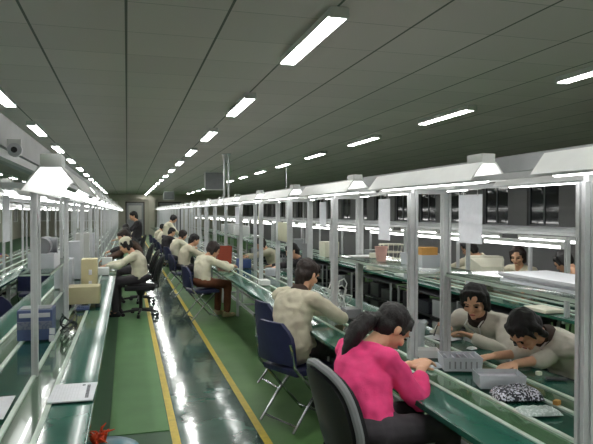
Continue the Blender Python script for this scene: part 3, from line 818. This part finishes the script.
# clear tray with grey content
r = thing('clear_tray', 'clear rectangular plastic tray behind the bag of black parts', 'tray', (1.84, 2.68, T))
m = MB(); open_box(m, (1.84, 2.68, T), (.235, .15, .065), rz=-.3, taper=.05); m.build('tray', M['cleartray'], r)
MB().box((1.84, 2.68, T+.024), (.21, .128, .036), rz=-.3, bev=.005).build('contents', M['lgrey'], r)
put('parts_bag', bag(1.81, 2.49, T, .118, .075, .06, -.25, 1), M['parts'], 'plump clear bag full of black and silver parts on right-hand line', 'bag')
put('parts_packet', bag(1.765, 2.27, T, .092, .06, .022, -.2, 5), M['floral'], 'flat speckled clear packet nearest the near post on right-hand line', 'packet')
put('sponge', MB().box((1.91, 2.33, T+.012), (.035, .025, .022), rz=.4, bev=.006), M['tan'], 'small yellow sponge beside the speckled packet', 'sponge')
put('sponge', MB().box((2.16, 2.78, T+.012), (.03, .025, .022), rz=.2, bev=.006), M['offwhite'], 'small pale block by hands of the bowed worker', 'block')
put('circuit_board', MB().box((2.20, 2.69, T+.004), (.05, .11, .006), rz=1.2, bev=.001), M['pcb'], 'small dark circuit board held down by the bowed worker', 'circuit board')
# standing bag with tub
r = thing('plastic_bag', 'tall open clear plastic bag standing beside the post, right of pink woman', 'bag', (1.81, 3.52, T))
vs = []; n = 20; m = MB()
prof = [(.035, 0), (.045, .02), (.042, .08), (.05, .14), (.07, .185), (.066, .183), (.046, .14), (.038, .06), (.04, .024), (.03, .004)]
rr = []
for q, z in prof:
    rr.append([(1.81+q*math.cos(2*PI*i/n)*(1+.18*noise.noise(V((i*.9, z*20, 3)))), 3.52+q*math.sin(2*PI*i/n)*(1+.18*noise.noise(V((i*.7, z*20, 8)))), T+z+.006*math.sin(i*1.9)*(z > .1)) for i in range(n)])
vs = [p for row in rr for p in row]; fs = [(a*n+i, a*n+(i+1) % n, (a+1)*n+(i+1) % n, (a+1)*n+i) for a in range(len(prof)-1) for i in range(n)] + [tuple(range(n))]
m.add(vs, fs).build('bag_film', M['clear'], r)
MB().lathe((1.81, 3.52, T+.003), [(.002, 0), (.026, 0), (.026, .06), (.002, .062)]).build('contents', M['lgrey'], r)
m = MB(); open_box(m, (1.78, 3.33, T), (.13, .09, .05), rz=-.3, taper=.1); put('small_tub', m, M['white'], 'small white open tub between the clear bag and grey tray', 'tub')
put('paper_sheet', MB().box((2.15, 3.80, T+.001), (.16, .22, .002), rz=.3), M['paper'], 'white sheet of paper under the writing woman\'s hand', 'paper')
put('tissue', bag(2.16, 3.44, T, .03, .025, .018, .3, 9, 12), M['white'], 'small crumpled white tissue near the writing woman', 'tissue')
def pen(a, b, label): put('pen', MB().cyl(a, b, .004, .003, 8), M['dark'], label, 'pen')
pen((2.115, 3.86, T+.005), (2.15, 3.84, T+.13), 'dark pen held upright in writing woman\'s right hand')
put('circuit_board', MB().box((1.50, 2.88, T+.03), (.04, .075, .008), rz=.6, bev=.001), M['pcb'], 'small dark circuit board held by woman in pink', 'circuit board')
# grey box and white wire bundle between man and pink woman
put('component_box', MB().box((1.80, 4.70, T+.045), (.13, .16, .09), rz=-.05, bev=.006), M['greyp'], 'grey component box on right-hand line behind pink woman', 'box')
put('component_box', MB().box((1.80, 4.5, T+.015), (.12, .16, .03), rz=.1, bev=.006), M['dark'], 'flat dark box under the white wires', 'box')
m = MB()
for k in range(9):
    x = 1.82+random.uniform(-.08, .08); y = 5.0+random.uniform(-.12, .2); h = random.uniform(.16, .30)
    pts = [(x, y, T+.006)]
    for q in range(1, 7): pts.append((x+.06*math.sin(q*1.1+k), y+.07*math.cos(q*.9+k*2), T+.01+h*math.sin(PI*q/6.5)))
    m.tube(pts, .006, 6)
put('wire_bundle', m, M['white'], 'tangle of stiff white wires beside man in beige jacket', 'wires')
m = MB()
for k in range(7):
    x = 1.73+.02*k; pts = [(x+.03*math.sin(q*.8+k), 5.35+.12*q+.05*math.cos(k*2+q), T+.01+.05*abs(math.sin(q*1.3+k))) for q in range(6)]
    m.tube(pts, .005, 6)
put('wire_bundle', m, M['lgrey'], 'loose pale wires spread on belt past the man in beige', 'wires')
# stuff on shelf
m = MB()
for k in range(3): m.box((2.09+.01*math.sin(k*2), 2.50+.008*math.cos(k*3), SZ+.021+.017*k), (.30, .62, .015), rz=.02*math.sin(k*1.7))
put('sheet_stack', m, M['paper'], 'stack of large white sheets on glass shelf above the bowed worker', 'paper stack')
r = thing('wire_basket', 'small round wire basket on glass shelf left of the white bin', 'basket', (1.99, 4.32, SZ+.012))
m = MB()
for z, q in ((0.01, .07), (.06, .085), (.12, .095)): m.tube([(1.99+q*math.cos(2*PI*i/20), 4.32+q*math.sin(2*PI*i/20), SZ+.012+z) for i in range(21)], .004, 6)
for i in range(14):
    t = 2*PI*i/14; m.tube([(1.99+.07*math.cos(t), 4.32+.07*math.sin(t), SZ+.02), (1.99+.095*math.cos(t), 4.32+.095*math.sin(t), SZ+.134)], .003, 5)
m.build('wire_body', M['offwhite'], r)
put('cup', MB().lathe((1.85, 4.19, SZ+.013), [(.002, 0), (.035, 0), (.05, .11), (.052, .112), (.047, .112), (.033, .006), (.002, .005)]), M['pinkcup'], 'pink plastic cup in front of the wire basket', 'cup')
m = MB(); open_box(m, (1.99, 3.78, SZ+.012), (.20, .34, .085), taper=.05); put('storage_bin', m, M['lgrey'], 'white plastic bin on glass shelf holding tan boxes', 'bin')
for k, (dy, h, lb) in enumerate(((-.03, .125, 'taller tan cardboard box in the white bin'), (.05, .11, 'shorter tan cardboard box in the white bin'))):
    put('cardboard_box', MB().box((1.99, 3.76+dy, SZ+.018+h/2+.0), (.12, .075, h), bev=.003), M['tan'], lb, 'box')
put('tray', MB().box((1.90, 4.65, SZ+.018), (.26, .18, .01), bev=.003), M['white'], 'flat white tray at the far end of the basket shelf', 'tray')
put('parts_box', MB().box((1.92, 4.50, SZ+.035), (.06, .05, .04), bev=.004), M['offwhite'], 'tiny pale box on the shelf by the basket', 'box')
for k, (y, w, h) in enumerate(((9.6, .5, .15), (10.3, .6, .17), (11.1, .45, .14))):
    put('white_box', MB().box((1.795, y, SZ+.013+h/2), (.16, w, h), bev=.008), M['white'], '%s white box on the farther glass shelf of right-hand line' % nth(k), 'box', 'white boxes on the farther shelf')
# hanging sheets
def sheet(x, y, w, z0, z1, m, label, rz=0.0):
    r = thing('instruction_sheet', label, 'sheet', (x, y, z0))
    MB().box((x, y, (z0+z1)/2), (.003, w, z1-z0), rz=rz).build('page', M[m], r)
    for k in range(2): MB().cyl((x, y-w*.35+k*w*.7, z1-.01), (x, y-w*.35+k*w*.7, 1.735), .002, n=6).build('hanger', M['alu'], r)
sheet(1.90, 4.25, .21, 1.385, 1.70, 'paper', 'white instruction sheet hanging over right-hand line above the wire basket')
sheet(1.90, 3.05, .21, 1.42, 1.70, 'paper', 'white instruction sheet hanging over right-hand line above the white bin', .1)
sheet(1.90, 7.39, .45, 1.23, 1.47, 'cream', 'pale yellow board hanging beyond the man in beige jacket')
sheet(1.92, 6.4, .30, 1.02, 1.25, 'greyp', 'grey board behind head of man in beige jacket')
sheet(1.85, 10.2, .7, 1.40, 1.69, 'paper', 'white sheet hanging over the white boxes on farther shelf')
sheet(1.90, 5.75, .21, 1.45, 1.70, 'paper', 'white instruction sheet hanging over right-hand line past the wires')
sheet(1.88, 8.6, .3, 1.42, 1.70, 'cream', 'cream sheet hanging over right-hand line past the pale yellow board')
sheet(1.88, 13.4, .5, 1.30, 1.60, 'paper', 'white sheet hanging far along the right-hand line')
sheet(-.70, 7.4, .3, 1.40, 1.70, 'paper', 'white sheet hanging over left-hand line beyond rounded cabinet')
sheet(-.70, 9.4, .3, 1.36, 1.70, 'paper', 'white sheet hanging farther down the left-hand line')
sheet(-.70, 3.95, .21, 1.42, 1.70, 'paper', 'white instruction sheet hanging over the left-hand line', 0)
# mid table items
m = MB(); open_box(m, (1.62, 10.4, T), (.26, .22, .30), taper=.08); put('red_bin', m, M['red'], 'brick red plastic bin on right-hand line beside cream jacket woman', 'bin')
put('blue_box', MB().box((1.80, 9.5, T+.07), (.2, .26, .14), bev=.01), M['blue'], 'blue plastic box on right-hand line near red bin', 'box')
for k, (x, y, w, d, h, mm, lb) in enumerate(((1.95, 8.2, .14, .2, .10, 'lgrey', 'pale grey box on belt before the cream board'), (1.62, 7.2, .12, .18, .06, 'white', 'low white box on table past the empty blue chair'),
    (1.78, 12.6, .2, .3, .2, 'offwhite', 'cream box on right-hand line past the red bin'), (1.9, 13.8, .2, .3, .16, 'lgrey', 'pale grey box far along the right-hand line'), (1.7, 15.5, .22, .3, .2, 'white', 'white box far along the right-hand line'),
    (1.80, 5.95, .14, .22, .05, 'dark', 'flat dark tray on belt by the grey board'))):
    put('component_box', MB().box((x, y, T+h/2), (w, d, h), bev=.008), M[mm], lb, 'box')

# ------------------------------------------------------------------ line B equipment
r = thing('monitor', 'cream box monitor with its back turned on the second right-hand line', 'monitor', (3.95, 6.05, T))
MB().lathe((3.95, 6.05, T), [(.10, 0), (.11, .015), (.05, .03), (.04, .05)]).build('base', M['offwhite'], r)
MB().box((3.95, 6.05, T+.22), (.40, .17, .34), bev=.02, rz=-.28).build('bezel', M['offwhite'], r)
R = Matrix.Rotation(-.28, 3, 'Z'); q = R @ V((0, -.16, 0))
MB().rings([(V((3.95, 6.05, T+.22)) + R @ V((0, -.06-.05*k, -.01*k)), R @ V((.25-.02*k, 0, 0))*1.0, V((0, 0, .21-.022*k))) for k in range(4)], 4)
m = MB()
prof = [(.19, .155), (.18, .15), (.14, .12), (.12, .10)]
pts = []
vs = []
for k, (a, b) in enumerate(prof):
    y = -.085-.07*k
    for sx, sz in ((-1, -1), (1, -1), (1, 1), (-1, 1)): p = R @ V((sx*a, y, 0)); vs.append((3.95+p.x, 6.05+p.y, T+.22+sz*b-.01*k))
fs = [(k*4+i, k*4+(i+1) % 4, k*4+4+(i+1) % 4, k*4+4+i) for k in range(3) for i in range(4)] + [(0, 1, 2, 3), (12, 13, 14, 15)]
m.add(vs, fs).build('case', M['offwhite'], r)
# dark racks under line B and crates
for k in range(9):
    y = 4.6+1.5*k
    r = thing('crate_rack', '%s dark rack of crates standing under the second right-hand line' % nth(k), 'rack', (3.72, y, 0), 'dark racks under the second line')
    for sx in (0, 1):
        for sy in (0, 1):
            MB().bx(3.5+.28*sx-.012, 3.5+.28*sx+.012, y+1.25*sy-.012, y+1.25*sy+.012, 0, .62).build('upright', M['greyp'], r)
    for z in (.08, .34, .60): MB().bx(3.49, 3.79, y, y+1.25, z, z+.015).build('rack_shelf', M['dark'], r)
    for z in (.095, .355):
        for q in range(3):
            h = .15+.05*((k+q) % 2); MB().box((3.64, y+.22+.4*q, z+h/2), (.24, .30, h), bev=.008).build('crate', M[('dark', 'dark', 'greyp', 'pcb', 'dark')[(k*2+q) % 5]], r)
    
for k, (x, y, w, d, h, mm, lb) in enumerate(((3.72, 7.6, .2, .3, .03, 'white', 'flat white tray on the second line below the wire basket'), (3.7, 8.6, .2, .25, .1, 'offwhite', 'cream box on the second right-hand line'), (4.1, 9.6, .24, .3, .24, 'greyp', 'grey cabinet on the second right-hand line'),
    (3.9, 11.4, .3, .36, .3, 'offwhite', 'cream equipment cabinet far along the second line'), (3.9, 13.6, .3, .36, .26, 'greyp', 'grey equipment cabinet far along the second line'), (3.62, 4.6, .2, .3, .03, 'offwhite', 'flat cream tray on second line behind the paper stack'))):
    put('equipment_box', MB().box((x, y, T+h/2), (w, d, h), bev=.008), M[mm], lb, 'box')

# ------------------------------------------------------------------ left line items
r = thing('test_form', 'white printed form lying across the aisle edge of left-hand line', 'paper', (-.26, 3.13, T))
MB().box((-.258, 3.13, T+.004), (.205, .30, .006), rz=-.03).build('page', M['paper'], r)
m = MB()
for k in range(14):
    m.box((-.19, 3.02+.016*k, T+.0076), (.016, .009, .0008))
for k in range(2): m.box((-.215, 3.23+.014*k, T+.0076), (.014, .008, .0008))
m.build('printed_heading', M['ink'], r)
m = MB()
for k in range(9): m.box((-.345+.014*k, 3.13, T+.0074), (.0015, .26, .0006))
m.build('ruled_lines', M['lgrey'], r)
put('paper_sheet', MB().box((-.62, 2.98, T+.002), (.2, .34, .004), rz=.02), M['paper'], 'white sheet lying on belt at the left edge of left-hand line', 'paper')
# blue tester
r = thing('test_instrument', 'slate blue test instrument with grey vent band on the left-hand line', 'instrument', (-.62, 4.60, T))
MB().box((-.62, 4.60, T+.105), (.23, .22, .21), bev=.008).build('case', M['testblue'], r)
MB().box((-.62, 4.488, T+.105), (.225, .008, .055), bev=.002).build('vent_band', M['lattice'], r)
MB().box((-.62, 4.488, T+.175), (.2, .006, .03), bev=.002).build('display', M['lgrey'], r)
MB().box((-.62, 4.60, T+.213), (.2, .17, .008), bev=.002).build('top_plate', M['greyp'], r)
put('paper_tag', MB().box((-.505, 4.44, T+.02), (.035, .003, .045), rz=.1).box((-.502, 4.435, T+.07), (.035, .003, .042), rz=-.1), M['paper'], 'two little white tags propped before the blue instrument', 'tags')
m = MB()
for k in range(12):
    a = k*.7; m.tube([(-.42+.05*math.cos(a+q*.6), 4.75+.12*math.sin(a*1.3+q*.5), T+.012+.03*q*(1 if k % 2 else .6)) for q in range(5)], .005, 5)
put('cable_coil', m, M['dark'], 'dark coiled cables behind the blue instrument by the post', 'cables')
# beige machine
r = thing('beige_machine', 'beige bench machine with tall column on the left-hand line', 'machine', (-.40, 6.1, T))
MB().box((-.395, 6.02, T+.115), (.29, .26, .16), bev=.012).build('base_case', M['beige'], r)
m = MB()
for x in (-.52, -.27): m.box((x, 6.02, T+.018), (.04, .22, .036))
m.build('foot', M['dark'], r)
MB().box((-.36, 6.32, T+.215), (.15, .2, .43), bev=.01).build('column', M['beige'], r)
MB().box((-.35, 6.215, T+.30), (.03, .006, .05), bev=.001).box((-.35, 6.215, T+.20), (.03, .006, .03), bev=.001).build('white_label', M['paper'], r)
m = MB().box((-.39, 5.80, T+.012), (.11, .14, .02), bev=.004)
for k in range(6): m.box((-.435+.018*k, 5.80, T+.026), (.01, .12, .012))
put('heat_sink', m, M['testblue'], 'small finned slate blue block before the beige machine', 'block')
# grey rounded cabinet on shelf
r = thing('rounded_cabinet', 'grey box with rounded top on glass shelf of left-hand line', 'box', (-.74, 6.0, 1.092))
MB().box((-.74, 6.0, 1.16), (.22, .5, .135), bev=.01).build('box', M['lgrey'], r)
MB().cyl((-.855, 6.0, 1.29), (-.625, 6.0, 1.29), .075, n=20).cyl((-.74, 5.78, 1.29), (-.74, 6.22, 1.29), .078, n=20).build('roll', M['greyp'], r)
for k, (x, y, w, d, h, mm, lb) in enumerate(((-.72, 7.6, .2, .3, .34, 'lgrey', 'pale grey unit on the left-hand line beyond rounded cabinet'), (-.45, 7.5, .16, .2, .18, 'dark', 'dark box past the beige machine on left-hand line'), (-.7, 8.6, .2, .3, .5, 'lgrey', 'tall pale grey unit farther along the left-hand line'),
     (-.33, 9.0, .16, .2, .1, 'white', 'small white box in front of white cap worker'), (-.32, 10.4, .16, .22, .14, 'white', 'white box by the brown jacket worker'), (-.7, 10.4, .22, .4, .55, 'curtain', 'pale cabinet far along the left-hand line'), (-.7, 11.9, .22, .4, .5, 'lgrey', 'grey cabinet far along the left-hand line'))):
    put('equipment_box', MB().box((x, y, T+h/2), (w, d, h), bev=.01), M[mm], lb, 'box')
put('cabinet', MB().box((-3.7, 12.0, .62), (.7, .6, 1.24), bev=.01), M['cream'], 'pale green steel cabinet standing at far left', 'cabinet')
for k, (x, y) in enumerate(((-1.262, 6.5), (-1.262, 9.3), (-1.262, 12.0))):
    c_ = place(fc, True, (x, y, 0), math.radians(90), '%s navy folding chair between the left-hand line and the far left benches' % nth(k), 'folding chairs left of the left-hand line')
# stool with teal cover and orange net
r = thing('padded_stool', 'teal covered stool at the bottom edge beside left-hand line', 'stool', (-.085, 2.86, 0))
MB().lathe((-.085, 2.86, .47), [(.02, 0), (.125, 0), (.14, .02), (.135, .05), (.10, .068), (.02, .072)]).build('seat', M['teal'], r)
for k in range(4):
    a = PI/4+k*PI/2; MB().cyl((-.085+math.cos(a)*.09, 2.86+math.sin(a)*.09, .47), (-.085+math.cos(a)*.14, 2.86+math.sin(a)*.14, 0), .011, n=8).build('leg', M['steel'], r)
m = MB(); random.seed(3)
for k in range(22):
    p = V((-.135+random.uniform(-.03, .03), 2.88+random.uniform(-.03, .03), .547)); d = V((random.uniform(-1, 1), random.uniform(-1, 1), random.uniform(.1, 1.1))).normalized()
    L = random.uniform(.05, .09); m.tube([p, p+d*L*.5+V((0, 0, .012)), p+d*L+V((random.uniform(-.02, .02), random.uniform(-.02, .02), -.004))], [.008, .006, .002], 5)
m.ell((-.135, 2.88, .563), (.034, .034, .022))
put('orange_net', m, M['orange'], 'crumpled orange net with loose ends on the teal stool', 'net')

# ------------------------------------------------------------------ overhead things
def hang_board(x, y, w, z0, z1, label):
    r = thing('hanging_sign', label, 'sign', (x, y, z0))
    MB().bx(x-w/2, x+w/2, y-.01, y+.01, z0, z1).build('board', M['greyp'], r)
    m = MB()
    for a, b, c_, d in ((x-w/2-.015, x-w/2+.015, z0, z1), (x+w/2-.015, x+w/2+.015, z0, z1), (x-w/2, x+w/2, z0-.015, z0+.015), (x-w/2, x+w/2, z1-.015, z1+.015)): m.bx(a, b, y-.018, y+.018, c_, d)
    m.build('frame', M['white'], r)
    for s in (-1, 1): MB().cyl((x+s*w*.4, y, z1), (x+s*w*.4, y, CH), .008, n=6).build('hanger', M['alu'], r)
hang_board(2.42, 17.2, .55, 2.24, 2.74, 'white framed grey sign board hanging from the ceiling past the twin poles')
hang_board(1.98, 30, .5, 2.20, 2.6, 'small distant white framed sign hanging near the end wall')
for k, (x, y, lb) in enumerate(((1.95, 12.45, 'left one of two drop poles from ceiling to right-hand line'), (2.03, 12.35, 'right one of two drop poles from ceiling to right-hand line'), (4.02, 15.2, 'thin drop pole from ceiling to the second right-hand line'))):
    m = MB().cyl((x, y, 1.87 if k < 2 else 1.43), (x, y, CH), .02 if k < 2 else .012, n=10).cyl((x, y, CH-.02), (x, y, CH), .05, n=12); put('drop_pole', m, M['alu'], lb, 'pole')
r = thing('pulley_bracket', 'white pulley bracket with round wheel on side of left-hand cable tray', 'pulley', (-.33, 2.0, 1.77))
MB().cyl((-.33, 2.0, 1.79), (-.33, 2.02, 1.79), .021, n=20).build('wheel', M['lgrey'], r)
MB().cyl((-.33, 1.992, 1.79), (-.33, 1.999, 1.79), .009, n=16).build('hub', M['dark'], r)
MB().bx(-.355, -.315, 2.022, 2.03, 1.775, 1.825).build('bracket', M['white'], r)

# ------------------------------------------------------------------ world, view
w = bpy.data.worlds.new('world'); scene.world = w; w.use_nodes = True
w.node_tree.nodes['Background'].inputs[0].default_value = (.02, .025, .035, 1); w.node_tree.nodes['Background'].inputs[1].default_value = .3
scene.view_settings.view_transform = 'Standard'; scene.view_settings.look = 'None'; scene.view_settings.gamma = 1
scene.view_settings.use_curve_mapping = False; scene.view_settings.exposure = 0.42
scene.cycles.use_denoising = True
scene.cycles.max_bounces = 6; scene.cycles.diffuse_bounces = 4; scene.cycles.glossy_bounces = 4
scene.cycles.transparent_max_bounces = 12
scene.cycles.caustics_reflective = False; scene.cycles.caustics_refractive = False
scene.cycles.sample_clamp_indirect = 6
